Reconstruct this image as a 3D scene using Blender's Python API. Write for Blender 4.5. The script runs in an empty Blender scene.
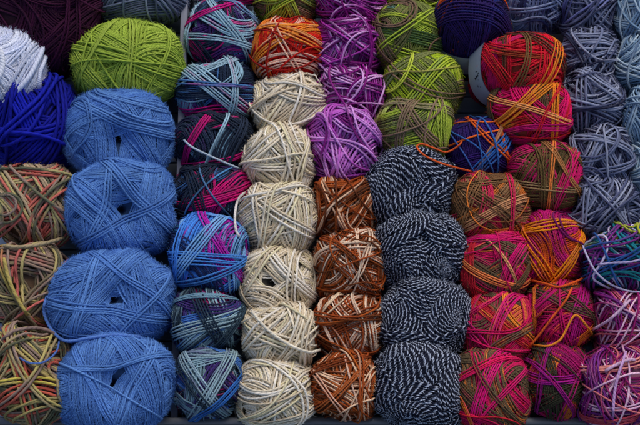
import bpy, math, random
import numpy as np
from mathutils import Vector
from mathutils.bvhtree import BVHTree

SC = bpy.context.scene
COL = SC.collection
RNG = np.random.default_rng(11)
random.seed(11)

# ------------------------------------------------------------------ camera
# 1 unit = 10 cm; the stall is about 6.4 units wide
D = 13.0
TH = math.radians(22)
P0 = Vector((0, 0, 0.45))
CAM = P0 + D * Vector((0, -math.sin(TH), math.cos(TH)))
FWD = (P0 - CAM).normalized()
RIGHT = Vector((1, 0, 0))
UP = RIGHT.cross(FWD)
cd = bpy.data.cameras.new('camera')
cam = bpy.data.objects.new('camera', cd)
COL.objects.link(cam)
cam.location = CAM
cam.rotation_euler = (TH, 0, 0)
cd.sensor_width = 36
cd.lens = 36 * D / 6.4
cd.clip_start = 0.1
cd.clip_end = 500
SC.camera = cam

def ray(px, py):
    return (FWD * D + RIGHT * ((px - 320) / 100) + UP * ((212.5 - py) / 100)).normalized()

def at(px, py, z):
    """the point at height z that the photograph shows at px, py"""
    d = ray(px, py)
    return CAM + d * ((z - CAM.z) / d.z)

# ------------------------------------------------------------------ materials
def lin(c):
    out = []
    for v in c:
        v = v / 255
        out.append(v / 12.92 if v <= 0.04045 else ((v + 0.055) / 1.055) ** 2.4)
    return np.array(out)

class NT:
    def __init__(s, name):
        s.m = bpy.data.materials.new(name); s.m.use_nodes = True
        s.t = s.m.node_tree; s.t.nodes.clear()
    def n(s, kind, **kw):
        nd = s.t.nodes.new(kind)
        for k, v in kw.items(): setattr(nd, k, v)
        return nd
    def l(s, a, b): s.t.links.new(a, b)
    def math(s, op, a, b=None, c=None):
        nd = s.n('ShaderNodeMath', operation=op)
        for i, v in enumerate((a, b, c)):
            if v is None: continue
            if hasattr(v, 'is_linked'): s.l(v, nd.inputs[i])
            else: nd.inputs[i].default_value = v
        return nd.outputs[0]

def yarn_material(name, freq=2.0, plies=2, groove_shade=0.35, marl=None, sheen=0.25, speck=0.25, rough=0.85, mfreq=0.5):
    t = NT(name)
    out = t.n('ShaderNodeOutputMaterial'); b = t.n('ShaderNodeBsdfPrincipled')
    t.l(b.outputs[0], out.inputs[0])
    ca = t.n('ShaderNodeAttribute', attribute_name='col')
    tw = t.n('ShaderNodeAttribute', attribute_name='tw')
    sp = t.n('ShaderNodeSeparateXYZ'); t.l(tw.outputs['Vector'], sp.inputs[0])
    ang = t.math('ARCTAN2', sp.outputs[1], sp.outputs[0])
    ph = t.math('ADD', t.math('MULTIPLY', ang, float(plies)), t.math('MULTIPLY', sp.outputs[2], freq))
    s = t.math('SINE', ph)
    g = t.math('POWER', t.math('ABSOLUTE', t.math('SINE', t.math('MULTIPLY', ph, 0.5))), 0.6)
    tc = t.n('ShaderNodeTexCoord')
    no = t.n('ShaderNodeTexNoise'); no.inputs['Scale'].default_value = 75; no.inputs['Detail'].default_value = 2
    t.l(tc.outputs['Object'], no.inputs['Vector'])
    col = ca.outputs['Color']
    if marl:
        mp = t.math('SINE', t.math('ADD', ang, t.math('MULTIPLY', sp.outputs[2], mfreq)))
        wob = t.math('ADD', mp, t.math('MULTIPLY', t.math('SUBTRACT', no.outputs['Fac'], 0.5), 1.2))
        ra = t.n('ShaderNodeMapRange'); ra.clamp = True
        t.l(wob, ra.inputs[0]); ra.inputs[1].default_value = 0.5; ra.inputs[2].default_value = 0.85
        mx = t.n('ShaderNodeMix', data_type='RGBA')
        t.l(ra.outputs[0], mx.inputs[0]); t.l(col, mx.inputs[6]); mx.inputs[7].default_value = (*lin(marl), 1)
        col = mx.outputs[2]
    v = t.math('ADD', t.math('MULTIPLY', g, groove_shade), 1.0 - groove_shade)  # self-shading between plies painted into the base colour
    k = t.math('ADD', t.math('MULTIPLY', no.outputs['Fac'], 2 * speck), 1.0 - speck)
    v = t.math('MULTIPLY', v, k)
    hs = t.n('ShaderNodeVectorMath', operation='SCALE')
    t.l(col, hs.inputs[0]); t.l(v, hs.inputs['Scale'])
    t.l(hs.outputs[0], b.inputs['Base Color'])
    bp = t.n('ShaderNodeBump'); bp.inputs['Strength'].default_value = 0.6; bp.inputs['Distance'].default_value = 0.006
    t.l(t.math('ADD', g, t.math('MULTIPLY', no.outputs['Fac'], 0.6)), bp.inputs['Height'])
    t.l(bp.outputs[0], b.inputs['Normal'])
    b.inputs['Roughness'].default_value = rough
    b.inputs['Specular IOR Level'].default_value = 0.25
    b.inputs['Sheen Weight'].default_value = sheen
    b.inputs['Sheen Roughness'].default_value = 0.5
    t.l(hs.outputs[0], b.inputs['Sheen Tint'])
    return t.m

def plain_material(name, c, rough=0.6, nscale=20, amt=0.25, metallic=0.0, bump=0.1, lines=None):
    t = NT(name)
    out = t.n('ShaderNodeOutputMaterial'); b = t.n('ShaderNodeBsdfPrincipled')
    t.l(b.outputs[0], out.inputs[0])
    tc = t.n('ShaderNodeTexCoord')
    no = t.n('ShaderNodeTexNoise'); no.inputs['Scale'].default_value = nscale; no.inputs['Detail'].default_value = 5
    t.l(tc.outputs['Object'], no.inputs['Vector'])
    k = t.math('ADD', t.math('MULTIPLY', no.outputs['Fac'], 2 * amt), 1.0 - amt)
    hs = t.n('ShaderNodeVectorMath', operation='SCALE')
    hs.inputs[0].default_value = lin(c); t.l(k, hs.inputs['Scale'])
    t.l(hs.outputs[0], b.inputs['Base Color'])
    bp = t.n('ShaderNodeBump'); bp.inputs['Strength'].default_value = bump; bp.inputs['Distance'].default_value = 0.01
    t.l(no.outputs['Fac'], bp.inputs['Height']); t.l(bp.outputs[0], b.inputs['Normal'])
    b.inputs['Roughness'].default_value = rough; b.inputs['Metallic'].default_value = metallic
    b.inputs['Specular IOR Level'].default_value = 0.3
    return t.m

# ------------------------------------------------------------------ mesh helpers
def mesh_object(name, V, F4, mats, parent=None, matidx=None, attrs=None, smooth=True):
    me = bpy.data.meshes.new(name)
    V = np.ascontiguousarray(V, dtype=np.float32); F4 = np.ascontiguousarray(F4, dtype=np.int32)
    me.vertices.add(len(V)); me.vertices.foreach_set('co', V.ravel())
    me.loops.add(F4.size); me.loops.foreach_set('vertex_index', F4.ravel())
    me.polygons.add(len(F4)); me.polygons.foreach_set('loop_start', np.arange(0, F4.size, 4, dtype=np.int32))
    if smooth: me.polygons.foreach_set('use_smooth', np.ones(len(F4), dtype=bool))
    if not isinstance(mats, (list, tuple)): mats = [mats]
    for m in mats: me.materials.append(m)
    if matidx is not None: me.polygons.foreach_set('material_index', np.ascontiguousarray(matidx, dtype=np.int32))
    if attrs:
        for k, (ty, arr) in attrs.items():
            a = me.attributes.new(k, ty, 'POINT')
            a.data.foreach_set('color' if ty == 'FLOAT_COLOR' else 'vector', np.ascontiguousarray(arr, dtype=np.float32).ravel())
    me.update(calc_edges=True)
    o = bpy.data.objects.new(name, me); COL.objects.link(o)
    if parent: o.parent = parent
    return o

def empty(name, loc, label, cat, group=None):
    o = bpy.data.objects.new(name, None); COL.objects.link(o)
    o.empty_display_size = 0.2
    o.location = loc; o['label'] = label; o['category'] = cat
    if group: o['group'] = group
    return o

def norm(a):
    return a / np.maximum(np.linalg.norm(a, axis=-1, keepdims=True), 1e-9)

def tubes(P, Nn, keep, rad, col, S, m=6, flat=0.9):
    """P (k,S,3) centre lines, Nn outward normals, keep (k,S) mask -> verts, quads, colours, twist"""
    k, n, _ = P.shape
    T = norm(np.gradient(P, axis=1))
    Nn = norm(Nn - (Nn * T).sum(-1, keepdims=True) * T)
    B = np.cross(T, Nn)
    a = np.arange(m) * 2 * math.pi / m
    R = rad[..., None, None] if isinstance(rad, np.ndarray) else rad
    V = P[:, :, None, :] + R * (np.cos(a)[None, None, :, None] * Nn[:, :, None, :] * flat + np.sin(a)[None, None, :, None] * B[:, :, None, :])
    C = np.repeat(col[:, :, None, :], m, axis=2)
    TW = np.empty((k, n, m, 3)); TW[..., 0] = np.cos(a); TW[..., 1] = np.sin(a); TW[..., 2] = S[..., None]
    seg = keep[:, :-1] & keep[:, 1:]
    kk, ii = np.nonzero(seg)
    base = (kk * n + ii) * m
    j = np.arange(m); j2 = (j + 1) % m
    F = np.stack([base[:, None] + j, base[:, None] + j2, base[:, None] + m + j2, base[:, None] + m + j], -1).reshape(-1, 4)
    V = V.reshape(-1, 3); C = C.reshape(-1, 3); TW = TW.reshape(-1, 3)
    used = np.zeros(len(V), bool); used[F.ravel()] = True
    re = np.cumsum(used) - 1
    return V[used], re[F], C[used], TW[used]

def smooth_noise(k, n, freq, rng, closed=True):
    t = np.linspace(0, 2 * math.pi, n)
    out = np.zeros((k, n))
    for f in range(1, freq + 1):
        out += rng.normal(0, 1, (k, 1)) * np.sin(f * t + rng.uniform(0, 6.28, (k, 1))) / math.sqrt(f)
    return out / math.sqrt(max(1, math.log(freq + 1) * .5 + .5))

def runs(total, pal, lo, hi, rng, blend):
    """colour along a yarn of that length: returns function s -> rgb"""
    cols = np.array([lin(c) for c, w in pal]); w = np.array([w for c, w in pal], float); w /= w.sum()
    xs, cs = [], []
    x = -rng.uniform(0, hi); last = -1
    while x < total + hi:
        i = rng.choice(len(cols), p=w)
        if i == last and len(cols) > 1: continue
        last = i
        L = rng.uniform(lo, hi)
        c = cols[i] * rng.uniform(0.88, 1.12)
        xs += [x + blend * L * .5, x + L - blend * L * .5]; cs += [c, c]
        x += L
    xs = np.array(xs); cs = np.array(cs)
    return lambda s: np.stack([np.interp(s, xs, cs[:, i]) for i in range(3)], -1)

# ------------------------------------------------------------------ yarn kinds (lengths in photo pixels, 100 px = 1 unit)
def kind(mat, pal, r=1.1, packets=16, loops=(6, 12), c=(3, 60), run=(400, 1200), blend=.1, jit=.02, wob=.02, loose=0., gap=1.05, hole=0., flat=.9, dark=.4, seg=110, fuzz=0, dimple=.06, sq=2.5, lumpy=.024, sm=1.15, rho=(44, 96), patch=False, stray=4):
    return dict(mat=mat, pal=pal, r=r, packets=packets, loops=loops, c=c, run=run, blend=blend, jit=jit, wob=wob, loose=loose, gap=gap, hole=hole, flat=flat, dark=dark, seg=seg, fuzz=fuzz, dimple=dimple, sq=sq, lumpy=lumpy, sm=sm, rho=rho, patch=patch, stray=stray)

M = {}
M['fine'] = yarn_material('fine_wool_yarn', freq=1.6, groove_shade=.18, sheen=.25, speck=.35)
M['sock'] = yarn_material('sock_yarn', freq=2.2, groove_shade=.18, sheen=.15, speck=.15)
M['ply'] = yarn_material('soft_plied_yarn', freq=1.3, groove_shade=.25, sheen=.2, speck=.2)
M['chunky'] = yarn_material('chunky_plied_yarn', freq=.9, groove_shade=.22, sheen=.2, speck=.25)
M['rope'] = yarn_material('twisted_rope_yarn', freq=.75, groove_shade=.4, sheen=.15, speck=.2)
M['tape'] = yarn_material('ribbon_yarn', freq=.5, plies=3, groove_shade=.18, sheen=.15, speck=.25, rough=.65)
M['marl'] = yarn_material('marled_yarn', freq=1.0, groove_shade=.18, marl=(176, 186, 206), sheen=.1, speck=.2, mfreq=.72)
M['satin'] = yarn_material('glossy_yarn', freq=1.6, groove_shade=.15, sheen=.1, speck=.15, rough=.5)

PAL = dict(
    blue=[((92, 138, 206), 3), ((84, 128, 198), 2), ((100, 146, 212), 1)],
    lime=[((172, 194, 76), 3), ((160, 184, 66), 2)],
    plum=[((62, 8, 48), 3), ((50, 6, 40), 2)],
    white=[((236, 240, 252), 3), ((224, 230, 250), 2)],
    royal=[((16, 30, 176), 3), ((12, 22, 150), 2)],
    coral=[((212, 114, 100), 2.6), ((106, 106, 82), 3), ((182, 160, 128), 3), ((190, 176, 118), 1.6), ((158, 134, 120), 3)],
    taupe=[((158, 134, 118), 4), ((132, 118, 92), 3), ((212, 112, 104), 1.4), ((190, 174, 114), 1.2), ((102, 100, 76), 1.5)],
    coral2=[((212, 104, 84), 2.4), ((100, 100, 76), 3.4), ((174, 156, 114), 3), ((192, 176, 108), 1.8), ((154, 130, 116), 2.6)],
    slate=[((112, 124, 150), 3), ((88, 98, 122), 3), ((140, 150, 172), 1)],
    teal=[((146, 186, 206), 3.2), ((26, 42, 66), 4), ((206, 16, 126), 1.8), ((76, 128, 190), 1.6), ((74, 40, 112), 1.4)],
    tealdark=[((130, 172, 198), 1.2), ((30, 40, 58), 5), ((38, 52, 74), 5), ((214, 18, 118), 2), ((64, 112, 170), 1.2), ((66, 40, 96), 1.2)],
    tealblue=[((70, 136, 224), 4), ((132, 184, 236), 2.4), ((170, 26, 160), 1.6), ((30, 46, 92), 2.4), ((60, 120, 160), 1)],
    tealgrey=[((134, 166, 178), 3.4), ((34, 52, 68), 4), ((196, 16, 110), 1), ((70, 120, 196), 1.2), ((64, 44, 110), 1.4)],
    green=[((122, 132, 66), 2.4), ((176, 198, 62), 2), ((128, 98, 80), 2.4), ((104, 146, 130), 1), ((66, 88, 46), 2.6)],
    limevar=[((172, 196, 40), 5), ((196, 208, 70), 2), ((120, 124, 70), 1.2), ((104, 140, 124), .8), ((140, 112, 88), .8)],
    limebrown=[((170, 192, 62), 3), ((200, 212, 110), 1.6), ((132, 106, 88), 2.6), ((108, 116, 66), 2)],
    orange=[((222, 30, 18), 5), ((244, 140, 50), 3), ((244, 190, 166), 1), ((170, 24, 20), 1)],
    cream=[((242, 228, 200), 4), ((250, 242, 226), 2.6), ((218, 200, 170), 2), ((238, 226, 184), 1)],
    purple=[((142, 16, 128), 4), ((178, 58, 172), 3), ((238, 178, 238), 2.8), ((96, 6, 94), 2)],
    lilac=[((186, 80, 188), 3), ((230, 160, 234), 3.2), ((138, 22, 130), 2)],
    brown=[((164, 72, 24), 4), ((104, 48, 18), 3), ((244, 204, 168), 2), ((190, 96, 34), 2)],
    brown2=[((164, 72, 24), 4), ((108, 54, 20), 2), ((244, 216, 188), 2.8), ((176, 84, 28), 2)],
    marl=[((14, 18, 36), 3), ((20, 24, 44), 2)],
    night=[((44, 22, 92), 4), ((30, 18, 66), 3), ((38, 56, 140), 1.2), ((240, 92, 16), .9)],
    nightmix=[((62, 28, 122), 4), ((44, 24, 92), 3), ((50, 100, 170), .6), ((236, 100, 32), .6), ((120, 90, 70), .5)],
    lav=[((116, 124, 154), 4), ((82, 88, 122), 3), ((160, 166, 190), 2.4), ((38, 40, 68), 3)],
    lavblue=[((122, 138, 178), 4), ((88, 100, 146), 3), ((160, 172, 204), 2), ((44, 50, 96), 2)],
    redolive=[((232, 22, 50), 5), ((96, 66, 44), 2.6), ((246, 138, 36), .3), ((206, 20, 96), 1.2), ((150, 60, 30), 1.4)],
    pinkorange=[((226, 14, 104), 5), ((246, 138, 40), 1), ((100, 80, 52), 3), ((214, 28, 44), 2.6)],
    olive=[((110, 88, 48), 4), ((222, 20, 110), 2.2), ((240, 150, 60), 1.4), ((86, 72, 42), 2.4)],
    oliveorange=[((120, 84, 52), 4), ((226, 40, 90), 2), ((236, 130, 50), 2.4), ((160, 120, 80), 1.4)],
    hot=[((216, 18, 94), 4.4), ((240, 130, 54), 1.6), ((108, 88, 62), 3.2), ((204, 30, 50), 2)],
    goldpink=[((196, 16, 112), 4), ((120, 20, 90), 2), ((216, 84, 20), 1), ((244, 140, 16), 1.2)],
    magolive=[((200, 14, 100), 4), ((84, 76, 50), 3.4), ((234, 110, 34), 1), ((190, 20, 60), 2)],
    magdark=[((172, 14, 102), 3.4), ((62, 60, 42), 4), ((226, 120, 40), .8), ((196, 16, 70), 1.8)],
    tealmulti=[((24, 128, 142), 3.2), ((118, 40, 124), 2.6), ((216, 204, 234), 1.2), ((176, 180, 50), 1.2), ((40, 84, 150), 2)],
    mauve=[((164, 28, 110), 5), ((236, 190, 214), 1.5), ((226, 120, 124), 1.2), ((112, 34, 118), 2.6)],
    sky=[((162, 188, 208), 4), ((128, 160, 190), 3), ((190, 208, 220), 2), ((100, 126, 160), 1)],
)
K = dict(
    blue=kind('fine', 'blue', r=.85, packets=26, loops=(8, 20), c=(4.2, 58), run=(600, 2000), hole=4.2, jit=.012, wob=.016, gap=.86, flat=.7, stray=1, dimple=.3, sm=1.25, sq=2.2, fuzz=18000),
    lime=kind('ply', 'lime', r=.88, packets=28, loops=(6, 15), c=(-8, 60), run=(600, 2000), jit=.016, wob=.018, gap=.92, flat=.8, sm=1.15, sq=2.2, fuzz=7000),
    plum=kind('fine', 'plum', r=1.0, packets=22, loops=(9, 16), c=(-6, 60), run=(600, 2000), jit=.01, gap=.92, flat=.8, fuzz=5000),
    white=kind('fine', 'white', r=1.3, packets=24, loops=(8, 16), c=(-8, 60), run=(600, 2000), jit=.02, wob=.02, gap=.85, flat=.6, dark=.9, stray=1, sm=2.4, fuzz=16000),
    royal=kind('rope', 'royal', r=1.6, packets=18, loops=(5, 11), c=(-8, 60), run=(600, 2000), jit=.015, wob=.015, gap=.92, flat=.85, fuzz=3000),
    coral=kind('chunky', 'coral', r=1.25, packets=24, loops=(4, 9), c=(4, 60), run=(26, 110), jit=.03, wob=.02, gap=.95, dark=.5, fuzz=1800),
    slate=kind('tape', 'slate', r=1.1, packets=18, loops=(5, 10), run=(60, 260), jit=.03, gap=.93, flat=.8, dark=.6, fuzz=1500),
    teal=kind('sock', 'teal', r=.82, packets=30, loops=(5, 13), c=(-6, 62), run=(800, 2400), blend=.04, jit=.022, wob=.02, gap=.93, flat=.8, dark=.6, sm=1.1, stray=0, fuzz=1200, patch=True),
    green=kind('sock', 'green', r=.72, packets=24, loops=(8, 18), c=(-6, 60), run=(700, 2000), jit=.015, wob=.018, gap=.93, flat=.8, dark=.6, fuzz=1800, patch=True),
    orange=kind('sock', 'orange', r=.78, packets=26, loops=(6, 14), c=(-6, 60), run=(600, 1800), jit=.02, gap=.93, flat=.8, dark=.6, fuzz=1000, patch=True),
    cream=kind('ply', 'cream', r=1.05, packets=28, loops=(4, 11), c=(-8, 62), run=(60, 260), blend=.4, jit=.03, wob=.022, gap=.95, flat=.72, dark=.6, fuzz=3000),
    purple=kind('satin', 'purple', r=.88, packets=28, loops=(4, 10), c=(-8, 62), run=(22, 90), blend=.5, jit=.04, wob=.03, loose=.3, gap=.95, dark=.6, stray=6, fuzz=700),
    brown=kind('sock', 'brown', r=.8, packets=32, loops=(4, 11), c=(-8, 62), run=(24, 110), blend=.4, jit=.035, wob=.026, gap=.95, dark=.6, stray=6, fuzz=1000),
    marl=kind('marl', 'marl', r=1.08, packets=24, loops=(8, 18), c=(-7, 60), run=(600, 2000), hole=0, jit=.012, wob=.01, gap=.92, flat=.8, rho=(40, 62), stray=1, dimple=.2, dark=.8, sq=2.2, lumpy=.012, fuzz=2500),
    night=kind('sock', 'night', r=.7, packets=22, loops=(9, 18), c=(-6, 60), run=(900, 2400), jit=.012, gap=.93, flat=.8, dark=.6, fuzz=1500, patch=True),
    lav=kind('tape', 'lav', r=1.05, packets=38, loops=(3, 7), c=(-8, 64), run=(18, 90), blend=.4, jit=.07, wob=.03, loose=.5, gap=.98, flat=.45, dark=.5, stray=3, fuzz=1500),
    pink=kind('sock', 'hot', r=.68, packets=30, loops=(6, 15), c=(-6, 62), run=(600, 1800), blend=.08, jit=.022, wob=.02, gap=.93, flat=.8, dark=.6, sm=1.1, stray=2, fuzz=1500, patch=True),
    multi=kind('ply', 'tealmulti', r=1.0, packets=32, loops=(3, 7), c=(-8, 62), run=(60, 260), blend=.2, jit=.05, wob=.035, loose=.8, fuzz=800),
    mauve=kind('satin', 'mauve', r=.85, packets=28, loops=(4, 10), c=(-8, 62), run=(26, 120), blend=.3, jit=.035, wob=.025, loose=.3, gap=.95, dark=.6, stray=6, fuzz=700),
    sky=kind('tape', 'sky', r=.95, packets=24, loops=(4, 11), c=(-8, 62), run=(20, 110), blend=.4, jit=.03, wob=.022, gap=.93, flat=.8, dark=.6, fuzz=800),
)

SHELL_V, SHELL_F, SHELL = [], [], []     # outer surfaces of the balls, for draping loose ends

def ball(kd, cx, cy, w, h, label, group, pal=None, tilt=(0, 0), deep=1.3, straps=(), band=None, seed=None, lift=0., hole=None, **over):
    k = dict(K[kd]); k.update(over)
    if pal: k['pal'] = pal
    if hole is not None: k['hole'] = hole
    rng = np.random.default_rng(seed if seed is not None else int(cx * 31 + cy * 17) % 99991)
    # ---- placing: the ball stands on the tray floor, leaning back on the slope
    for it in range(3):
        if it == 0: cz = 0.4
        c = at(cx, cy, cz)
        s = (c - CAM).dot(FWD) / D / 100
        a, b = w * .525 * s, h * .525 * s
        cc = (a + b) / 2 * deep
        f = (CAM - c).normalized()
        rt = Vector((1, 0, 0)); rt = (rt - rt.dot(f) * f).normalized(); up = f.cross(rt)
        ez = (f + rt * tilt[0] + up * tilt[1]).normalized()
        ex = (rt - rt.dot(ez) * ez).normalized(); ey = ez.cross(ex)
        zext = math.sqrt((a * ex.z) ** 2 + (b * ey.z) ** 2 + (cc * ez.z) ** 2)
        cz = zext + lift
    c = at(cx, cy, cz)
    Rm = np.array([ex, ey, ez])                       # rows
    u = s                                              # one pixel in units
    r = k['r'] * u
    Rad = (a + b) / 2
    root = empty('yarn_ball', (c.x, c.y, 0), label, 'yarn ball', group)
    org = np.array([0, 0, cz])
    pw, qw = k['sq'], 2.35
    lump = [(rng.normal(0, 1, 3) * rng.uniform(1.2, 2.6), rng.uniform(0, 6.28)) for _ in range(4)]
    def shape(d):
        g = ((np.abs(d[..., 0] / a) ** pw + np.abs(d[..., 1] / b) ** pw) ** (qw / pw) + np.abs(d[..., 2] / cc) ** qw) ** (-1 / qw)
        q = sum(np.sin(d @ v + ph) for v, ph in lump)
        if k['dimple']:
            g = g * (1 - k['dimple'] * np.exp(-(np.arccos(np.clip(d[..., 2], -1, 1)) / .42) ** 2))
        return g * (1 + k['lumpy'] * q)
    # ---- winding: packets of parallel turns, each laid on the height of what is under it
    cell = max(.8 * r, 4 * Rad / 300)
    N = int(4 * Rad / cell) + 3
    H = np.zeros((N, N))
    def index(d):
        f_ = np.sqrt(2 / np.maximum(1 + d[..., 2], 1e-3))
        x = np.clip(((d[..., 0] * f_ + 2) * Rad / cell).astype(int), 1, N - 2)
        y = np.clip(((d[..., 1] * f_ + 2) * Rad / cell).astype(int), 1, N - 2)
        return x, y
    n = k['seg']
    allD, allH, allS, allC, isstrap, allR = [], [], [], [], [], []
    stepang = 2 * r / Rad * k['gap']
    total = 2 * math.pi * Rad / u * (k['packets'] * k['loops'][1] + 60)
    colf = runs(total, PAL[k['pal']], *k['run'], rng, k['blend'])
    s0 = 0.
    ax0 = rng.uniform(0, 6.28)
    todo = []
    for p in range(k['packets']):
        az = ax0 + p * 2.39996 + rng.normal(0, .3)
        c0 = math.radians(k['c'][0] + (k['c'][1] - k['c'][0]) * rng.uniform() ** 1.7)
        rho = math.radians(rng.uniform(*k['rho']))
        A = c0 + rho
        axis = np.array([math.sin(A) * math.cos(az), math.sin(A) * math.sin(az), math.cos(A)])
        todo.append((axis, rho, rng.integers(k['loops'][0], k['loops'][1] + 1), None, 0))
    for st in straps:
        al, off, cnt = st[:3]
        colr = st[3] if len(st) > 3 else None
        bow = st[4] if len(st) > 4 else rng.normal(0, .3)
        al += rng.normal(0, 4)
        al = math.radians(al)
        axis = np.array([-math.sin(al), math.cos(al), bow]); axis /= np.linalg.norm(axis)
        todo.append((axis, math.acos(max(-.95, min(.95, (off + bow * math.sqrt(max(0, 1 - off * off))) / math.sqrt(1 + bow * bow)))), cnt, colr, 1))
    for q in range(k['stray']):
        al = rng.uniform(0, 6.28); bow = rng.normal(0, .5); off = rng.uniform(-.6, .6)
        axis = np.array([-math.sin(al), math.cos(al), bow]); axis /= np.linalg.norm(axis)
        todo.append((axis, math.acos(max(-.95, min(.95, (off + bow * math.sqrt(1 - off * off)) / math.sqrt(1 + bow * bow)))), rng.integers(1, 3), None, 2))
    pcols = np.array([lin(c_) for c_, w_ in PAL[k['pal']]]); pw_ = np.array([w_ for c_, w_ in PAL[k['pal']]], float); pw_ /= pw_.sum()
    for axis, rho, cnt, colr, strap in todo:
        cnt = int(cnt)
        e1 = np.array([0, 0, -1.]) - axis * -axis[2]
        if np.linalg.norm(e1) < 1e-3: e1 = np.array([1., 0, 0])
        e1 /= np.linalg.norm(e1); e2 = np.cross(axis, e1)
        t = np.linspace(0, 2 * math.pi, n)[None]
        i = np.arange(cnt)[:, None]
        rs = k['sm'] if strap else 1.
        ss = stepang * rs
        rr = rho - (i - (cnt - 1) / 2 if strap else i) * ss - t / (2 * math.pi) * ss
        rr = rr + np.cumsum(np.abs(rng.normal(0, (.22 if strap else .3) * ss, (cnt, 1))), 0) * -1 * (k['gap'] > 1.02 or strap)
        rr = rr + smooth_noise(cnt, n, 5, rng) * k['wob'] * .5 + smooth_noise(1, n, 3, rng) * k['wob'] * (2.1, 2.1, 4.5)[strap]
        ja = axis[None, None] + rng.normal(0, k['jit'] + (.014 if strap else 0), (cnt, 1, 3))
        ja = norm(ja)
        d = np.cos(rr)[..., None] * ja + np.sin(rr)[..., None] * (np.cos(t)[..., None] * e1 + np.sin(t)[..., None] * e2)
        d = norm(d)
        if k['hole'] and not strap:
            pol = np.arccos(np.clip(d[..., 2], -1, 1)); hm = math.radians(k['hole'])
            push = np.clip(hm - pol, 0, None) / np.maximum(np.sin(pol), .05)
            d[..., 0] *= 1 + push; d[..., 1] *= 1 + push; d = norm(d)
        x, y = index(d)
        hu = H[x, y]
        m_ = hu.copy()
        for q in range(1, 4): m_ = np.maximum(m_, np.maximum(np.roll(hu, q, 1), np.roll(hu, -q, 1)))
        sm = m_.copy()
        for q in range(1, 4): sm += np.roll(m_, q, 1) + np.roll(m_, -q, 1)
        sm /= 7
        if k['loose'] or strap == 2:
            sm += np.clip(smooth_noise(cnt, n, 6, rng), 0, 2) * r * max(k['loose'], .8 * (strap == 2))
        hh = sm * .92 + hu * .08 + (rs - 1) * r * .8
        for ox, oy in ((0, 0), (1, 0), (-1, 0), (0, 1), (0, -1)):
            np.maximum.at(H, (x + ox, y + oy), hh + 1.3 * r * rs * k['flat'])
        L = 2 * math.pi * Rad / u
        S = s0 + (i + t / (2 * math.pi)) * L
        s0 += cnt * L
        if colr is None and k['patch'] and strap != 2:
            ca_ = pcols[rng.choice(len(pcols), p=pw_)]; cb_ = pcols[rng.choice(len(pcols), p=pw_)]
            fr = rng.uniform(.45, 1.3)
            m3 = np.clip(((i + t / 6.2832) / cnt - fr) * cnt * .8 + .5, 0, 1)[..., None]
            C = ca_ * (1 - m3) + cb_ * m3
            cc_ = pcols[rng.choice(len(pcols), p=pw_)]
            m4 = np.clip(smooth_noise(cnt, n, 12, rng) * .6 - .16, 0, .85)[..., None]
            C = (C * (1 - m4) + cc_ * m4) * (1 + .14 * smooth_noise(cnt, n, 9, rng)[..., None]).clip(.6, 1.4)
        elif colr is None: C = colf(S)
        else:
            C = np.broadcast_to(lin(colr), S.shape + (3,)).copy()
            C *= (1 + .10 * smooth_noise(cnt, n, 9, rng))[..., None].clip(.6, 1.4)
            if len(pcols) > 3:
                m4 = np.clip(smooth_noise(cnt, n, 12, rng) * .4 - .16, 0, .6)[..., None]
                C = C * (1 - m4) + colf(S * 1.7) * m4
        C = C * rng.uniform(.9, 1.1, (cnt, 1, 1))
        allD.append(d); allH.append(hh); allS.append(S); allC.append(C)
        isstrap += [strap] * cnt
        allR.append(r * rs * (1 + .06 * smooth_noise(cnt, n, 7, rng)) * rng.uniform(.93, 1.07, (cnt, 1)))
    d = np.concatenate(allD); hh = np.concatenate(allH); S = np.concatenate(allS); C = np.concatenate(allC)
    RR = np.concatenate(allR).clip(.6 * r, 2.2 * r)
    isstrap = np.array(isstrap) > 0
    x, y = index(d)
    top = np.percentile(hh[d[..., 2] > .1], 80)
    dist = shape(d) - top - r * .6 + hh
    P = d * dist[..., None]
    buried = H[x, y] - (hh + 1.25 * r * k['flat']) > 2.6 * r
    keep = ~buried
    kp = keep.copy()
    for q in (1, 2): kp |= np.roll(keep, q, 1) | np.roll(keep, -q, 1)
    low = -.93 if (band or abs(tilt[0]) + abs(tilt[1]) > .3) else -.95
    kp &= d[..., 2] > low
    nrm = norm(d / np.array([a * a, b * b, cc * cc]) * Rad * Rad + d)
    gth = np.linspace(0, 2 * math.pi, 40, endpoint=False); gph = np.linspace(.02, 2.2, 26)
    g = np.stack([np.sin(gph)[:, None] * np.cos(gth), np.sin(gph)[:, None] * np.sin(gth), np.cos(gph)[:, None] + 0 * gth], -1)
    gx, gy = index(g)
    hm_ = np.max([H[np.clip(gx + ox, 0, N - 1), np.clip(gy + oy, 0, N - 1)] for ox in (-1, 0, 1) for oy in (-1, 0, 1)], 0)
    sv = (g * (shape(g) - top - .6 * r + hm_)[..., None]).reshape(-1, 3) @ Rm + np.array(c)
    jj, ii = np.meshgrid(np.arange(25), np.arange(40), indexing='ij'); i2 = (ii + 1) % 40
    SHELL_F.append(np.stack([jj * 40 + ii, (jj + 1) * 40 + ii, (jj + 1) * 40 + i2, jj * 40 + i2], -1).reshape(-1, 4) + sum(len(v) for v in SHELL_V))
    SHELL_V.append(sv)
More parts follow.
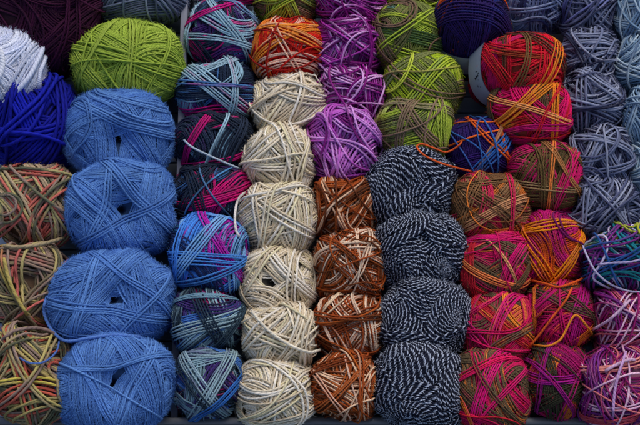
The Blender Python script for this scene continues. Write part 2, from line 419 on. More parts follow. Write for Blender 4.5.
    def emit(name, sel, core):
        V, F, Cc, TW = tubes(P[sel], nrm[sel], kp[sel], RR[sel], C[sel], S[sel], flat=k['flat'])
        mi = np.zeros(len(F), int)
        if core:
            nu, nv = 48, 28
            th = np.linspace(0, 2 * math.pi, nu, endpoint=False); ph = np.linspace(0.02, math.pi - .02, nv)
            g = np.stack([np.sin(ph)[:, None] * np.cos(th), np.sin(ph)[:, None] * np.sin(th), np.cos(ph)[:, None] + 0 * th], -1)
            gx, gy = index(g)
            base = shape(g) - top - r * .9
            if k['hole']:
                base = base - Rad * .3 * np.exp(-(ph[:, None] / math.radians(k['hole'] * 1.2)) ** 2)
            CV = (g * base[..., None]).reshape(-1, 3)
            jj, ii = np.meshgrid(np.arange(nv - 1), np.arange(nu), indexing='ij')
            i2 = (ii + 1) % nu
            CF = np.stack([jj * nu + ii, (jj + 1) * nu + ii, (jj + 1) * nu + i2, jj * nu + i2], -1).reshape(-1, 4) + len(V)
            mean = np.mean([lin(q) for q, w_ in PAL[k['pal']]], 0) * (min(.3, k['dark']) if k['hole'] else k['dark'])  # yarn colour darkened: shade under strands and in holes painted in
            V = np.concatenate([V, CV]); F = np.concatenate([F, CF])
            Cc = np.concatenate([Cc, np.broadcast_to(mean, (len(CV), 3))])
            TW = np.concatenate([TW, np.tile([1., 0, 0], (len(CV), 1))])
            if k['fuzz']:
                cand = np.argwhere(sel[:, None] & keep & (d[..., 2] > -.25))
                q = cand[rng.integers(0, len(cand), k['fuzz'])]
                ki, si = q[:, 0], q[:, 1]
                nn = nrm[ki, si]
                tt = norm(P[ki, (si + 1) % n] - P[ki, si])
                side = np.cross(nn, tt)
                e = rng.normal(0, 1, (len(q), 3))
                p0 = P[ki, si] + (nn * .75 + side * np.clip(e[:, :1], -1, 1) * .6) * r
                dr = norm(tt * rng.normal(0, 1, (len(q), 1)) + side * e[:, 1:2] * .8 + nn * (.25 + .3 * np.abs(e[:, 2:])))
                ln = rng.uniform(1.5, 5.0, (len(q), 1)) * u
                p1 = p0 + dr * ln * .5; p2 = p0 + norm(dr + rng.normal(0, .45, (len(q), 3))) * ln
                wd = norm(np.cross(dr, np.array([0, 0, 1.]) + rng.normal(0, .3, (len(q), 3)))) * .11 * u
                FV = np.stack([p0 - wd, p0 + wd, p1 - wd, p1 + wd, p2 - wd * .3, p2 + wd * .3], 1).reshape(-1, 3)
                b0 = np.arange(len(q))[:, None] * 6 + len(V)
                FF = np.concatenate([b0 + np.array([0, 1, 3, 2]), b0 + np.array([2, 3, 5, 4])])
                V = np.concatenate([V, FV]); F = np.concatenate([F, FF])
                Cc = np.concatenate([Cc, np.repeat(C[ki, si] * 1.15, 6, 0)])
                TW = np.concatenate([TW, np.tile([0., 1, 0], (len(FV), 1))])
        V = V @ Rm + org
        Cc = np.concatenate([Cc, np.ones((len(Cc), 1))], 1)
        return mesh_object(name, V, F, M[k['mat']], root, attrs={'col': ('FLOAT_COLOR', Cc), 'tw': ('FLOAT_VECTOR', TW)})
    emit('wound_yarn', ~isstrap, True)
    if isstrap.any(): emit('crossing_strands', isstrap, False)
    if band:
        z0, z1, a0, a1 = band
        nu, nv = 72, 10
        th = np.radians(np.linspace(a0, a1, nu)); zz = np.linspace(z0, z1, nv)
        pol = np.arccos(zz)[:, None]
        g = np.stack([np.sin(pol) * np.cos(th), np.sin(pol) * np.sin(th), np.cos(pol) + 0 * th], -1)
        dd = shape(g) + float(np.percentile(hh, 97.)) - top + .5 * r
        # paper is straight across: keep the radius of the widest line
        rad2 = np.linalg.norm((g * dd[..., None])[..., :2], axis=-1).max(0)
        out = np.stack([rad2 * np.cos(th) + 0 * pol, rad2 * np.sin(th) + 0 * pol, (zz * cc)[:, None] + 0 * th], -1)
        inn = out * np.array([.985, .985, 1])
        V = np.concatenate([out.reshape(-1, 3), inn.reshape(-1, 3)]) @ Rm + org
        jj, ii = np.meshgrid(np.arange(nv - 1), np.arange(nu - 1), indexing='ij')
        q0 = jj * nu + ii
        F = np.stack([q0, q0 + 1, q0 + nu + 1, q0 + nu], -1).reshape(-1, 4)
        F = np.concatenate([F, F[:, ::-1] + nu * nv])
        bo = mesh_object('label_band', V, F, MAT_PAPER, root)
        def on_band(ang, z):
            th_ = math.radians(ang)
            i_ = np.interp(ang, np.linspace(a0, a1, nu), rad2)
            return np.array([i_ * math.cos(th_) * 1.006, i_ * math.sin(th_) * 1.006, z * cc]) @ Rm + org
        root_band = (bo, on_band)
    else: root_band = None
    return dict(root=root, u=u, k=k, band=root_band, org=np.array(root.location), rng=rng)

# ------------------------------------------------------------------ loose ends draped over the balls
def hit(px, py):
    if not SHELL:
        SHELL.append(BVHTree.FromPolygons(np.concatenate(SHELL_V).tolist(), np.concatenate(SHELL_F).tolist()))
    r_ = SHELL[0].ray_cast(CAM, ray(px, py))
    return r_[3]

def spline(pts, n):
    pts = np.array(pts, float); m = len(pts)
    p = np.concatenate([[2 * pts[0] - pts[1]], pts, [2 * pts[-1] - pts[-2]]])
    out = []
    for q in np.linspace(0, m - 1 - 1e-6, n):
        i = int(q); t = q - i
        a, b, c, d = p[i:i + 4]
        out.append(.5 * (2 * b + (c - a) * t + (2 * a - 5 * b + 4 * c - d) * t * t + (3 * b - a - 3 * c + d) * t ** 3))
    return np.array(out)

def loose(bl, name, pts, colour, r=None, lift=.8, n=None, mat=None, sag=0.):
    n = n or 14 * len(pts)
    q = spline(pts, n)
    ts = [hit(*p) for p in q]
    floor = [(0.12 - CAM.z) / ray(*p).z for p in q]
    dep = np.array([t if t is not None else f_ for t, f_ in zip(ts, floor)])
    # a taut strand bridges the gaps between balls
    w = 9
    padd = np.pad(dep, w, mode='edge')
    mn = np.array([padd[i:i + 2 * w + 1].min() for i in range(n)])
    padd = np.pad(mn, w, mode='edge')
    sm = np.array([padd[i:i + 2 * w + 1].mean() for i in range(n)])
    dep = np.minimum(dep, sm) - lift * bl['u']
    padd = np.pad(dep, 4, mode='edge'); dep = np.array([padd[i:i + 9].mean() for i in range(n)])
    e = np.linspace(0, 1, n); end = np.minimum(e, 1 - e)
    dep = dep + np.clip(.09 - end, 0, 1) / .09 * 11 * bl['u']
    P = np.array([np.array(CAM + ray(*p) * float(t)) for p, t in zip(q, dep)]) - bl['org']
    r = (r or bl['k']['r']) * bl['u']
    S = np.concatenate([[0], np.cumsum(np.linalg.norm(np.diff(P, axis=0), axis=1))]) / bl['u']
    Nn = np.tile(-np.array(FWD), (n, 1))
    C = np.tile(lin(colour), (n, 1)) * (1 + .08 * smooth_noise(1, n, 8, bl['rng'])[0])[:, None]
    V, F, Cc, TW = tubes(P[None], Nn[None], np.ones((1, n), bool), np.full((1, n), r), C[None], S[None], m=8)
    # round off both ends
    Cc = np.concatenate([Cc, np.ones((len(Cc), 1))], 1)
    for e, ring in ((0, V[:8]), (1, V[-8:])):
        tip = ring.mean(0) + (P[0] - P[1] if e == 0 else P[-1] - P[-2]) * .4
        b0 = len(V); idx = np.arange(8) + (0 if e == 0 else b0 - 8 - e)
        ridx = np.arange(8) if e == 0 else np.arange(n * 8 - 8, n * 8)
        V = np.concatenate([V, [tip]]); Cc = np.concatenate([Cc, Cc[ridx[:1]]]); TW = np.concatenate([TW, TW[ridx[:1]]])
        tri = [[ridx[j], ridx[j + 1], ridx[(j + 2) % 8], b0] for j in range(0, 8, 2)]
        F = np.concatenate([F, np.array(tri)])
    return mesh_object(name, V, F, mat or M[bl['k']['mat']], bl['root'], attrs={'col': ('FLOAT_COLOR', Cc), 'tw': ('FLOAT_VECTOR', TW)})

MAT_PAPER = plain_material('label_paper', (150, 158, 176), rough=.55, nscale=6, amt=.12)
MAT_INK = plain_material('label_ink', (34, 34, 42), rough=.6)
MAT_FLOOR = plain_material('painted_slats', (158, 170, 190), rough=.55, nscale=4, amt=.2)
MAT_WALL = plain_material('grey_board', (128, 132, 148), rough=.6, nscale=5, amt=.2)
MAT_RAIL = plain_material('metal_rail', (112, 114, 118), rough=.4, metallic=.5, nscale=9, amt=.15)
MAT_CLOTH = plain_material('table_cloth', (26, 26, 30), rough=.9, nscale=30, amt=.3)

# ------------------------------------------------------------------ the setting
def box(x0, x1, y0, y1, z0, z1):
    V = [(x, y, z) for z in (z0, z1) for x, y in ((x0, y0), (x1, y0), (x1, y1), (x0, y1))]
    F = [(0, 3, 2, 1), (4, 5, 6, 7), (0, 1, 5, 4), (1, 2, 6, 5), (2, 3, 7, 6), (3, 0, 4, 7)]
    return np.array(V, float), np.array(F)

def join(parts):
    Vs, Fs, b = [], [], 0
    for V, F in parts:
        Vs.append(V); Fs.append(F + b); b += len(V)
    return np.concatenate(Vs), np.concatenate(Fs)

def bevel(o, w):
    m = o.modifiers.new('bevel', 'BEVEL'); m.width = w; m.segments = 2; m.limit_method = 'ANGLE'
    return o

V, F = box(-12, 12, -12, 12, -.32, -.30)
g = mesh_object('table_top', V, F, MAT_CLOTH, smooth=False); g['kind'] = 'structure'
tray = empty('display_tray', (0, 0, -.2), 'pale grey slatted display tray holding all the rows of yarn balls', 'tray')
def tray_part(name, parts, mat, bw=.008):
    V, F = join(parts); V = V - np.array([0, 0, -.2])
    return bevel(mesh_object(name, V, F, mat, tray, smooth=False), bw)
slats = []
y = -2.75
while y < 3.6:
    slats.append(box(-4.4, 4.4, y, y + .175, -.06, 0)); y += .195
tray_part('slatted_base', slats, MAT_FLOOR)
tray_part('backing_board', [box(-4.4, 4.4, -2.74, 3.6, -.12, -.064)], MAT_CLOTH)
# dividing wall along the blue column: its rim runs where the photograph shows it
pa, pb = at(183.5, 0, .72), at(174, 425, .32)
dv = (pb - pa) / (pb.y - pa.y)
ya, yb = 3.4, -2.36
xa, xb = pa.x + dv.x * (ya - pa.y), pa.x + dv.x * (yb - pa.y)
tk = .035
V = np.array([(xa - tk, ya, 0.002), (xb - tk, yb, .002), (xb + tk, yb, .002), (xa + tk, ya, .002),
              (xa - tk, ya, .72), (xb - tk, yb, .32), (xb + tk, yb, .32), (xa + tk, ya, .72)])
F = np.array([(0, 3, 2, 1), (4, 5, 6, 7), (0, 1, 5, 4), (1, 2, 6, 5), (2, 3, 7, 6), (3, 0, 4, 7)])[:, ::-1]
tray_part('divider_wall', [(V, F)], MAT_WALL)
fy = at(320, 417, .46).y
tray_part('front_rail', [box(-4.4, 4.4, fy - .07, fy, .002, .46), box(-4.4, 4.4, fy - .8, fy - .092, .002, .03)], MAT_RAIL, .012)

# ------------------------------------------------------------------ the balls
B = {}
G = 'yarn balls laid out in rows in the tray'
LB = (158, 192, 208); LG = (146, 174, 184)
# left bin
ball('plum', 38, 12, 118, 132, 'large very dark plum ball in the top left corner', G, deep=1.0)
ball('slate', 137, -8, 100, 66, 'slate grey ball above the lime green ball, cut by the top edge', G, straps=((-4, -.72, 2), (-50, .1, 3)), deep=1.15)
ball('lime', 127, 66, 105, 93, 'plain lime green ball above the light blue balls', G, straps=((-20, 0.02, 4, None, 0.03), (91, -0.1, 3, None, 0.03), (60, 0.55, 3, None, 0.03)), deep=1.15, tilt=(0, .05))
ball('white', 2, 66, 84, 80, 'white thick twisted yarn ball at the left edge', G, straps=((58, -.55, 1), (70, -.8, 1)), deep=1.1, lift=.35)
ball('royal', 33, 122, 88, 92, 'deep royal blue ball between the white and the coral striped balls', G, straps=((62, .45, 2), (5, -.3, 3), (75, -.5, 3)), deep=1.1)
B['coralA'] = ball('coral', 36, 206, 86, 88, 'coral and olive striped ball directly below the royal blue ball', G, straps=((47, 0.0, 2, (202, 108, 96), 0.03), (-6, 0.55, 2, (214, 108, 96), 0.03), (52, -0.25, 3, None, 0.03), (-58, -0.3, 3, None, 0.03)), hole=4, deep=1.15)
B['coralB'] = ball('coral', 30, 288, 82, 84, 'taupe and coral striped ball, middle of the left edge column', G, pal='taupe', straps=((-4, .45, 5, (148, 124, 106)), (-62, -.35, 2, (188, 168, 92)), (50, -.35, 3)), deep=1.15)
B['coralC'] = ball('coral', 33, 378, 84, 100, 'orange, olive and yellow striped ball in the bottom left corner', G, pal='coral2', straps=((-35, .1, 1, (176, 156, 98)), (5, -.25, 3, (206, 98, 78)), (-3, -.1, 2, (196, 178, 80)), (12, -.55, 3, (160, 146, 92))), hole=4, deep=1.15)
B['blueA'] = ball('blue', 119, 136, 108, 92, 'light blue ball just below the lime green ball', G, straps=((-27, .25, 4), (-20, .62, 4), (78, .5, 3), (5, -.45, 3)), tilt=(0, -.06), deep=1.15)
B['blueB'] = ball('blue', 121, 210, 111, 97, 'light blue ball with a central hole, beside the upper coral striped ball', G, straps=((80, .3, 3, None, .03), (-40, .34, 4, None, .03), (33, -.22, 3, None, .03), (-15, .7, 3, None, .2)), deep=1.15, hole=4)
B['blueC'] = ball('blue', 113, 299, 122, 93, 'widest light blue ball with its yarn end trailing to the left', G, straps=((72, .36, 4, None, .03), (-2, -.24, 4, None, .03), (-42, .36, 3, None, .03), (55, -.5, 2, None, .2)), deep=1.15, hole=4)
B['blueD'] = ball('blue', 113, 384, 117, 100, 'light blue ball at the bottom of the light blue column', G, straps=((-64, -.3, 4, None, .03), (64, -.34, 4, None, .03), (12, .3, 3, None, .03)), deep=1.15, hole=4)
# teal and magenta column
ball('teal', 227, -22, 70, 56, 'teal and magenta ball cut by the top edge of the picture', G, straps=((-20, -.2, 4, (30, 44, 68)), (0, -.55, 5, (206, 16, 126))))
ball('teal', 223, 36, 69, 66, 'pale blue strapped teal ball left of the red orange ball', G, straps=((-62, 0.18, 4, (158, 192, 208), 0.03), (-5, -0.2, 3, (158, 192, 208), 0.03), (84, 0.75, 5, (158, 192, 208), 0.03), (20, 0.55, 3, (206, 16, 126), 0.03), (-30, 0.75, 4, (120, 160, 200), 0.03)))
ball('teal', 217, 91, 71, 64, 'teal ball with pale straps left of the topmost cream ball', G, straps=((10, -0.45, 4, (206, 16, 126), 0.03), (28, 0.5, 5, (158, 192, 208), 0.03), (-48, -0.05, 7, (158, 192, 208), 0.03), (86, -0.3, 3, (158, 192, 208), 0.03), (-8, 0.1, 2, (80, 130, 190), 0.03)))
B['tealC'] = ball('teal', 213, 144, 74, 62, 'dark navy and magenta ball with a thin pale cross of yarn', G, pal='tealdark', straps=((62, 0.3, 4, (206, 16, 120), 0.03), (-30, 0.5, 5, (30, 42, 62), 0.03), (20, -0.4, 3, (206, 16, 120), 0.03), (70, -0.08, 2, (158, 192, 208), 0.03), (60, -0.45, 4, (34, 46, 66), 0.03)))
ball('teal', 211, 193, 74, 62, 'darkest navy ball with small magenta patches above the bright blue ball', G, pal='tealdark', straps=((20, -.2, 5, (214, 18, 118)), (58, .3, 5, (30, 42, 62)), (-62, -.4, 5, (30, 42, 62)), (48, .1, 1, (80, 140, 190)), (-62, -.05, 1, (80, 120, 160)), (-5, -.6, 5, (28, 38, 56)), (10, .65, 5, (28, 38, 56))))
B['tealE'] = ball('teal', 209, 256, 75, 82, 'bright sky blue ball with magenta straps', G, pal='tealblue', straps=((-62, 0.3, 4, (178, 28, 164), 0.03), (3, -0.12, 5, (78, 146, 228), 0.03), (52, 0.2, 5, (130, 184, 236), 0.03), (75, 0.5, 4, (70, 136, 224), 0.03), (10, -0.4, 3, (70, 130, 200), 0.03)))
ball('teal', 208, 322, 73, 70, 'dark slate and pale grey ball below the bright sky blue ball', G, pal='tealgrey', straps=((16, -0.1, 5, (146, 174, 184), 0.03), (-60, 0.0, 5, (32, 50, 68), 0.03), (5, 0.45, 3, (120, 160, 180), 0.03), (62, -0.5, 4, (40, 60, 76), 0.03)))
ball('teal', 207, 383, 71, 70, 'slate ball with a pale V of straps at the bottom of its column', G, pal='tealgrey', straps=((2, 0.55, 4, (146, 174, 184), 0.03), (-56, -0.15, 5, (146, 174, 184), 0.03), (66, -0.2, 5, (146, 174, 184), 0.03), (-52, -0.32, 3, (34, 52, 68), 0.03), (40, -0.5, 4, (50, 110, 190), 0.03)))
# cream column
ball('green', 287, -1, 63, 56, 'olive ball with lime strands crossing, above the red orange ball', G, straps=((55, -.1, 7, (176, 204, 56)), (-58, -.15, 5, (186, 208, 70)), (-45, .2, 3, (150, 160, 70))))
ball('orange', 288, 51, 74, 64, 'red and orange ball topping the cream column', G, straps=((8, -.25, 6, (238, 190, 166)), (28, .3, 4, (244, 140, 40)), (-32, .35, 4, (246, 150, 60)), (-62, -.05, 2, (246, 190, 160)), (78, .8, 4, (240, 130, 40)), (-5, .5, 3, (246, 150, 50))))
CR = 'balls of cream yarn in one column'
ball('cream', 288, 105, 73, 64, 'cream ball directly below the red and orange ball', CR, straps=((62, .1, 3), (-22, .15, 3), (35, .4, 3)))
ball('cream', 279, 161, 72, 70, 'second cream ball from the top, beside the lilac ball', CR, straps=((4, -.12, 3), (84, -.28, 3), (40, .35, 4), (-50, .4, 4)))
B['creamC'] = ball('cream', 277, 220, 77, 70, 'third cream ball from the top, left of the topmost brown ball', CR, straps=((60, -.2, 3), (-38, .1, 3), (20, .5, 3)))
ball('cream', 279, 279, 71, 70, 'cream ball with a dark open centre hole', CR, straps=((-45, .4, 3), (48, .3, 3), (75, -.5, 3)), hole=5, c=(4, 60), dimple=.1, stray=1, dark=.12, tilt=(-.22, -.1))
B['creamE'] = ball('cream', 280, 333, 77, 68, 'fifth cream ball, just above the bottom cream ball', CR, straps=((-24, -.2, 4), (42, .2, 3), (-70, .3, 3), (65, -.3, 3)))
ball('cream', 277, 393, 77, 74, 'bottom cream ball by the tray front', CR, straps=((76, .02, 4), (36, -.3, 4), (-20, .5, 3), (8, -.62, 4)))
# purple column and brown
PU = 'purple variegated balls in one column'
ball('purple', 350, 0, 71, 60, 'purple ball cut by the top edge between two green balls', PU, straps=((-10, -.4, 3), (60, .0, 3)))
ball('purple', 347, 49, 73, 60, 'second purple ball from the top, right of the red orange ball', PU, straps=((30, .2, 3), (-35, .1, 3)))
ball('purple', 351, 94, 68, 58, 'third purple ball, just above the lilac one', PU, straps=((-20, .3, 3), (50, -.1, 3)))
ball('purple', 344, 147, 71, 74, 'pale lilac ball at the bottom of the purple column', PU, pal='lilac', r=.95, straps=((-62, -0.38, 6, (196, 104, 200), 0.03), (63, -0.33, 6, (206, 120, 212), 0.03), (4, -0.72, 5, (170, 66, 176), 0.03), (15, 0.6, 6, (188, 88, 192), 0.03), (-35, 0.55, 4, (214, 140, 220), 0.03)), tilt=(0, .08), dimple=.28, rho=(38, 66), c=(6, 60), hole=3)
BR = 'rust brown balls in one column'
ball('brown', 345, 208, 66, 66, 'darkest brown ball, topmost of the rust column', BR, straps=((38, .05, 5, (104, 52, 20)), (12, .5, 5, (176, 84, 30)), (-55, -.25, 2, (240, 190, 150)), (84, .5, 3, (170, 80, 30))))
ball('brown', 347, 267, 73, 72, 'rust ball looped with pale cream curves, second in the rust column', BR, pal='brown2', straps=((-82, .25, 2, (240, 206, 176)), (12, .35, 3, (242, 210, 180)), (-40, .1, 3), (55, -.3, 2, (240, 206, 176))))
ball('brown', 348, 328, 71, 68, 'rust ball with a cream patch at its left side', BR, pal='brown2', straps=((24, .0, 5, (140, 60, 22)), (-74, -.45, 3, (240, 204, 176)), (50, .55, 4, (236, 206, 170)), (-15, -.5, 3)))
ball('brown', 345, 386, 70, 70, 'rust ball at the bottom of the rust column', BR, straps=((-77, .08, 1, (244, 200, 172)), (42, -.1, 3, (170, 88, 40)), (-60, -.35, 2, (236, 180, 150)), (10, .5, 4, (128, 56, 18))))
# green column and marled navy
ball('green', 412, -6, 62, 44, 'olive green ball cut by the top edge above the green column', G, straps=((-50, 0, 4),))
ball('green', 409, 39, 73, 68, 'mixed olive, brown and lime ball, darkest of the green column', G, straps=((-20, -.4, 7, (184, 204, 60)), (-10, .05, 6, (74, 100, 56)), (-9, .38, 2, (176, 192, 60)), (62, .1, 5, (110, 108, 66)), (-65, -.5, 4, (130, 104, 84))))
ball('green', 422, 92, 75, 68, 'brightest lime ball, third in the green column', G, pal='limevar', r=.8, straps=((-52, .0, 6, (176, 198, 44)), (50, .05, 5, (186, 206, 60)), (40, .6, 5, (130, 136, 78))))
ball('green', 413, 131, 75, 68, 'lime and brown ball directly above the topmost marled navy ball', G, pal='limebrown', r=.8, straps=((-55, .1, 5, (134, 108, 88)), (-12, .5, 4, (150, 140, 100)), (72, .2, 4, (140, 116, 92)), (-80, .55, 4, (176, 196, 70))))
NV = 'marled navy and white balls in one column'
ball('marl', 411, 190, 90, 78, 'topmost marled navy and white ball below the lime and brown ball', NV, deep=1.15)
ball('marl', 421, 251, 89, 78, 'second marled navy ball from the top', NV, deep=1.15)
ball('marl', 424, 318, 89, 78, 'third marled navy ball, just above the bottom one', NV, deep=1.15)
ball('marl', 418, 387, 93, 86, 'bottom marled navy ball by the tray front', NV, deep=1.15)
# labelled balls and the pink and orange ones
nb = ball('night', 472, 34, 73, 62, 'dark violet ball with an orange patch and a grey paper band', G, tilt=(.06, .85), deep=1.6, stray=0, band=(-.34, .1, -180, 180), straps=((8, .28, 7, (240, 92, 20), 0.), (86, -.2, 9, (46, 24, 94), 0.), (84, .82, 7, (40, 22, 84), 0.), (-10, -.3, 9, (44, 24, 90), 0.)))
ball('lav', 533, 6, 62, 54, 'pale lavender blue ball at the top edge behind the banded red ball', G, pal='lavblue', loose=.4)
rb = ball('pink', 512, 72, 74, 68, 'red and olive ball tilted to show its grey paper band', G, pal='redolive', tilt=(.68, .36), deep=1.6, stray=0, band=(-.28, .09, -180, 180), lift=0.1, straps=((-47, .15, 5, (104, 66, 46)), (62, -.2, 4, (244, 140, 40)), (75, .3, 3, (120, 90, 50)), (0, .6, 5, (150, 40, 40))))
ball('pink', 530, 114, 79, 70, 'pink ball strapped with bright orange below the banded red ball', G, pal='pinkorange', lift=.1, straps=((0, 0.6, 4, (100, 84, 56), 0.03), (40, 0.15, 4, (248, 146, 36), 0.03), (86, -0.5, 4, (246, 140, 36), 0.03), (-20, 0.05, 3, (246, 164, 96), 0.03), (28, 0.3, 3, (248, 150, 50), 0.03), (5, -0.35, 4, (210, 14, 110), 0.03)))
B['nightB'] = ball('night', 479, 150, 67, 64, 'violet ball webbed with orange strands beside the marled navy ball', G, pal='nightmix', r=.8, straps=((22, 0.3, 1, (244, 106, 28), 0.03), (-78, 0.55, 2, (244, 96, 24), 0.03), (58, -0.2, 2, (190, 130, 90), 0.03), (48, -0.35, 5, (50, 110, 190), 0.03), (-48, 0.3, 2, (240, 96, 24), 0.03), (10, 0.65, 1, (240, 110, 40), 0.03)))
ball('pink', 546, 178, 75, 72, 'olive and pink ball with a vertical brown strap between pink and lavender balls', G, pal='olive', straps=((20, 0.6, 5, (222, 20, 110), 0.03), (60, -0.35, 5, (216, 24, 100), 0.03), (91, -0.08, 8, (112, 86, 48), 0.03), (88, -0.12, 2, (236, 130, 60), 0.03), (-2, -0.22, 3, (160, 130, 88), 0.03), (-55, 0.35, 3, (180, 120, 70), 0.03)))
ball('pink', 489, 209, 79, 68, 'olive and peach ball right of the topmost marled navy ball', G, pal='oliveorange', straps=((24, -.12, 5, (226, 160, 110)), (-40, .1, 4, (120, 84, 52)), (72, .3, 4, (150, 106, 66)), (5, .55, 4, (130, 96, 60)), (80, -.5, 3, (224, 30, 90))))
PK = 'hot pink variegated balls in one column'
B['pinkA'] = ball('pink', 495, 267, 71, 70, 'hot pink ball with a peach strand, upper of the pink column', PK, pal='hot', straps=((68, -.35, 7, (232, 16, 120)), (-55, .15, 2, (246, 170, 110)), (-30, -.35, 4, (240, 130, 70)), (10, .6, 6, (232, 12, 116)), (30, -.6, 5, (100, 76, 50))))
ball('pink', 496, 328, 72, 70, 'hot pink and grey olive ball in the middle of the pink column', PK, pal='hot', straps=((-62, .35, 4, (242, 140, 44)), (76, -.02, 6, (226, 14, 122)), (-52, -.45, 5, (222, 20, 120)), (40, -.35, 5, (112, 92, 70)), (25, .55, 4, (220, 20, 100))))
ball('pink', 489, 392, 76, 84, 'hot pink ball at the bottom of the pink column', PK, pal='hot', straps=((-38, -.3, 5, (100, 82, 54)), (68, .08, 6, (230, 14, 124)), (55, -.2, 3, (224, 18, 110)), (-12, -.55, 4, (232, 20, 90)), (-60, -.55, 3, (246, 130, 40)), (20, .5, 4, (224, 20, 90))))
B['gold'] = ball('pink', 552, 248, 64, 78, 'ball strapped with golden orange strands in a triangle', G, pal='goldpink', r=.8, hole=4, tilt=(0, -.15), straps=((-14, -.8, 4, (214, 84, 24), .03), (2, .56, 5, (246, 148, 16), .03), (-62, -.42, 5, (240, 132, 22), .03), (60, -.44, 5, (246, 146, 18), .03)), stray=1, dimple=.2)
B['magA'] = ball('pink', 559, 315, 71, 72, 'magenta ball crossed by a thin orange strand below the golden strapped ball', G, pal='magolive', straps=((78, -.4, 7, (186, 16, 124)), (-25, .25, 4, (90, 78, 50)), (40, .4, 5, (200, 20, 110)), (80, .55, 3, (230, 120, 40))))
B['magB'] = ball('pink', 555, 379, 66, 74, 'dark magenta and olive ball at the bottom beside the tray rail', G, pal='magdark', straps=((-6, -.1, 5, (170, 22, 140)), (72, .25, 3, (150, 20, 120)), (60, -.4, 3, (176, 30, 110)), (-52, -.1, 3, (150, 18, 120))))
# lavender column
LV = 'lavender ribbon yarn balls in one column'
LL = (140, 148, 176)
def lav(cx, cy, w, h, label, st): return ball('lav', cx, cy, w, h, label, LV, straps=st)
lav(586, 8, 60, 62, 'lavender ball cut by the top edge, topmost of its column', ((-52, .1, 2, LL), (40, -.2, 3, (120, 126, 180)), (70, .3, 3, (80, 86, 140))))
lav(590, 57, 60, 60, 'lavender ball with level straps, second of its column', ((2, .3, 5, LL), (8, .05, 2, LL), (65, -.4, 3), (-60, -.2, 3)))
lav(592, 104, 65, 66, 'lavender ball right of the orange strapped pink ball', ((86, .22, 3, LL), (-3, -.1, 2, LL), (-30, .45, 3, LL), (-60, -.6, 3)))
lav(598, 160, 71, 66, 'lavender ball right of the olive and pink ball', ((60, .0, 2, LL), (-25, .25, 3, LL), (-65, -.4, 3, LL), (15, -.4, 3)))
lav(603, 208, 70, 64, 'lowest lavender ball, above the teal multicoloured one', ((-50, .15, 2, LL), (84, .15, 2, LL), (-2, -.45, 2, LL), (45, -.25, 4)))
SK = 'pale sky blue balls along the right edge'
ball('sky', 641, 14, 58, 68, 'pale blue ball in the top right corner', SK, straps=((62, -.1, 4), (-30, .3, 3)))
ball('sky', 645, 67, 60, 62, 'pale blue ball second from the top of the right edge', SK, straps=((40, .1, 4), (-20, -.3, 3)))
ball('sky', 651, 120, 64, 66, 'pale grey blue ball third from the top of the right edge', SK, straps=((70, .4, 4), (-40, 0, 3)))
ball('sky', 656, 172, 58, 66, 'pale blue ball with a white loop beside the lowest two lavender balls', SK, straps=((80, .7, 2, (196, 210, 226)), (30, 0, 3)))
ball('sky', 660, 222, 56, 56, 'pale blue sliver of a ball at the right edge above the teal one', SK)
B['multi'] = ball('multi', 620, 262, 84, 70, 'teal, purple and white multicoloured ball at the right edge', G, straps=((-50, .35, 3, (24, 124, 138)), (10, -.3, 3, (24, 130, 140)), (60, .3, 3, (120, 44, 128)), (-20, .6, 2, (170, 176, 60)), (30, 0, 2, (40, 84, 150))))
B['mauveA'] = ball('mauve', 627, 321, 74, 72, 'mauve ball with pale pink scribbled strands below the teal multicoloured ball', G, pal='mauve', straps=((-28, .1, 2, (230, 190, 214)), (62, .2, 2, (230, 190, 214)), (-70, -.2, 3, (140, 30, 120)), (10, -.45, 3, (206, 90, 120))))
B['mauveB'] = ball('mauve', 616, 389, 78, 84, 'purple and peach ball in the bottom right corner', G, pal='mauve', straps=((8, .35, 3, (224, 140, 130)), (12, -.3, 2, (226, 180, 210)), (78, .45, 5, (140, 30, 120)), (-70, -.35, 4, (120, 40, 134)), (5, -.6, 4, (204, 70, 90))))

# ------------------------------------------------------------------ loose ends
loose(B['blueC'], 'loose_end', [(47, 296), (44, 312), (52, 330), (66, 341), (90, 338), (115, 335), (140, 337)], (92, 132, 206), r=1.6)
loose(B['blueD'], 'loose_end', [(18, 357), (30, 363), (44, 362), (56, 352), (60, 338)], (80, 112, 180), r=1.0)
loose(B['coralC'], 'loose_end', [(2, 340), (14, 331), (34, 328), (50, 331), (62, 340)], (150, 126, 116), r=1.7)
loose(B['coralA'], 'loose_end', [(4, 246), (20, 247), (42, 244), (64, 238)], (170, 152, 116), r=1.8)
loose(B['coralB'], 'loose_end', [(4, 258), (8, 276), (16, 296), (28, 316)], (186, 166, 92), r=1.8)
loose(B['tealC'], 'loose_end', [(183, 139), (192, 147), (208, 155), (226, 163), (243, 170)], (178, 194, 208), r=1.1)
loose(B['creamC'], 'loose_end', [(245, 192), (238, 200), (235, 215), (236, 230), (240, 238)], (226, 222, 216), r=1.3)
loose(B['creamE'], 'loose_end', [(252, 312), (268, 330), (288, 344), (308, 352), (320, 350)], (236, 226, 204), r=1.5)
loose(B['nightB'], 'loose_end', [(474, 172), (454, 167), (438, 162), (424, 155), (417, 147), (422, 144), (434, 148), (446, 152), (458, 146), (466, 136)], (226, 92, 38), r=.95)
loose(B['gold'], 'loose_end', [(584, 278), (570, 284), (558, 287), (546, 284), (530, 280)], (226, 90, 30), r=1.2)
loose(B['magA'], 'loose_end', [(527, 350), (540, 334), (552, 318), (566, 300), (572, 288)], (232, 96, 36), r=1.1)
loose(B['magA'], 'loose_end', [(592, 334), (586, 325), (578, 316), (573, 317), (567, 328), (560, 340), (548, 346), (534, 345)], (240, 144, 40), r=1.1)
loose(B['multi'], 'loose_end', [(583, 246), (588, 258), (596, 272), (610, 284), (628, 291), (646, 292)], (190, 184, 216), r=1.05)
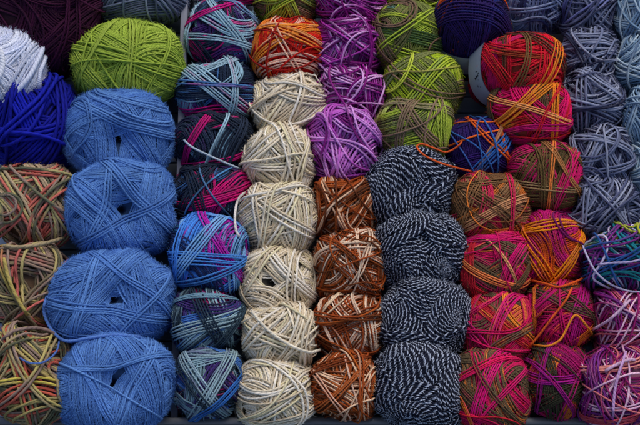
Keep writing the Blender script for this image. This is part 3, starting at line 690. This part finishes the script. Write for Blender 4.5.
loose(B['multi'], 'loose_end', [(597, 265), (612, 263), (630, 262), (646, 258)], (186, 174, 214), r=1.0)
loose(B['mauveA'], 'loose_end', [(592, 330), (606, 322), (616, 314), (630, 300)], (226, 186, 214), r=1.4)
loose(B['mauveB'], 'loose_end', [(626, 352), (622, 364), (617, 380), (614, 398), (613, 418)], (206, 160, 210), r=1.4)
loose(B['mauveB'], 'loose_end', [(604, 372), (614, 366), (628, 360), (636, 360)], (214, 170, 200), r=1.6)

# the dark scrawled lettering printed on the two paper bands
def scrawl(b, name, strokes, r=.004):
    bo, f = b['band']
    P0_, allV, allF, nb_ = [], [], [], 0
    for st in strokes:
        q = spline(st, 6 * len(st))
        P = np.array([f(*p) for p in q])
        T = norm(np.gradient(P, axis=0)); Nn = norm(P - P.mean(0) + (np.array(CAM) - np.array(b['root'].location) - P) * 5)
        Bn = np.cross(T, Nn)
        w = r * (1 + .4 * np.sin(np.linspace(0, 9, len(P))))[:, None]
        V = np.concatenate([P + Bn * w, P - Bn * w]); n = len(P)
        i = np.arange(n - 1)
        F = np.stack([i, i + 1, n + i + 1, n + i], -1)
        allV.append(V); allF.append(F + nb_); nb_ += len(V)
    return mesh_object(name, np.concatenate(allV), np.concatenate(allF), MAT_INK, bo)
def word(a, z, da, dz, n, rng):
    """a run of joined, unreadable handwriting-like loops going round the band"""
    pts = []
    for i in range(n):
        pts.append((a + da * i, z + dz * (rng.uniform(.2, 1) if i % 2 else -rng.uniform(.2, .9))))
    return pts
rg = np.random.default_rng(4)
scrawl(rb, 'printed_script', [word(194, -.02, 2.6, .06, 9, rg), [(190, -.06), (193, .04), (197, -.04), (200, .03)]], .016)
scrawl(nb, 'printed_script', [word(278, -.12, 2.6, .05, 8, rg), word(282, -.2, 2.2, .03, 8, rg)], .007)

# ------------------------------------------------------------------ light: open shade under an overcast sky
w = bpy.data.worlds.new('World'); SC.world = w; w.use_nodes = True
nt = w.node_tree; bg = nt.nodes['Background']
sky = nt.nodes.new('ShaderNodeTexSky'); sky.sky_type = 'NISHITA'; sky.sun_disc = False
sky.sun_elevation = math.radians(52); sky.sun_rotation = math.radians(20)
sky.air_density = 1.0; sky.dust_density = 3.0; sky.ozone_density = 1.0
nt.links.new(sky.outputs[0], bg.inputs[0]); bg.inputs[1].default_value = 0.125
sl = bpy.data.lights.new('sun', 'SUN'); sl.energy = 1.05; sl.angle = math.radians(35); sl.color = (1, .96, .9)
so = bpy.data.objects.new('sun', sl); COL.objects.link(so)
el, az = math.radians(52), math.radians(20)
sd = Vector((math.cos(el) * math.sin(az), math.cos(el) * math.cos(az), math.sin(el)))
so.rotation_euler = (-sd).to_track_quat('-Z', 'Y').to_euler()
SC.view_settings.view_transform = 'Standard'; SC.view_settings.look = 'None'; SC.view_settings.exposure = 0
SC.cycles.max_bounces = 6
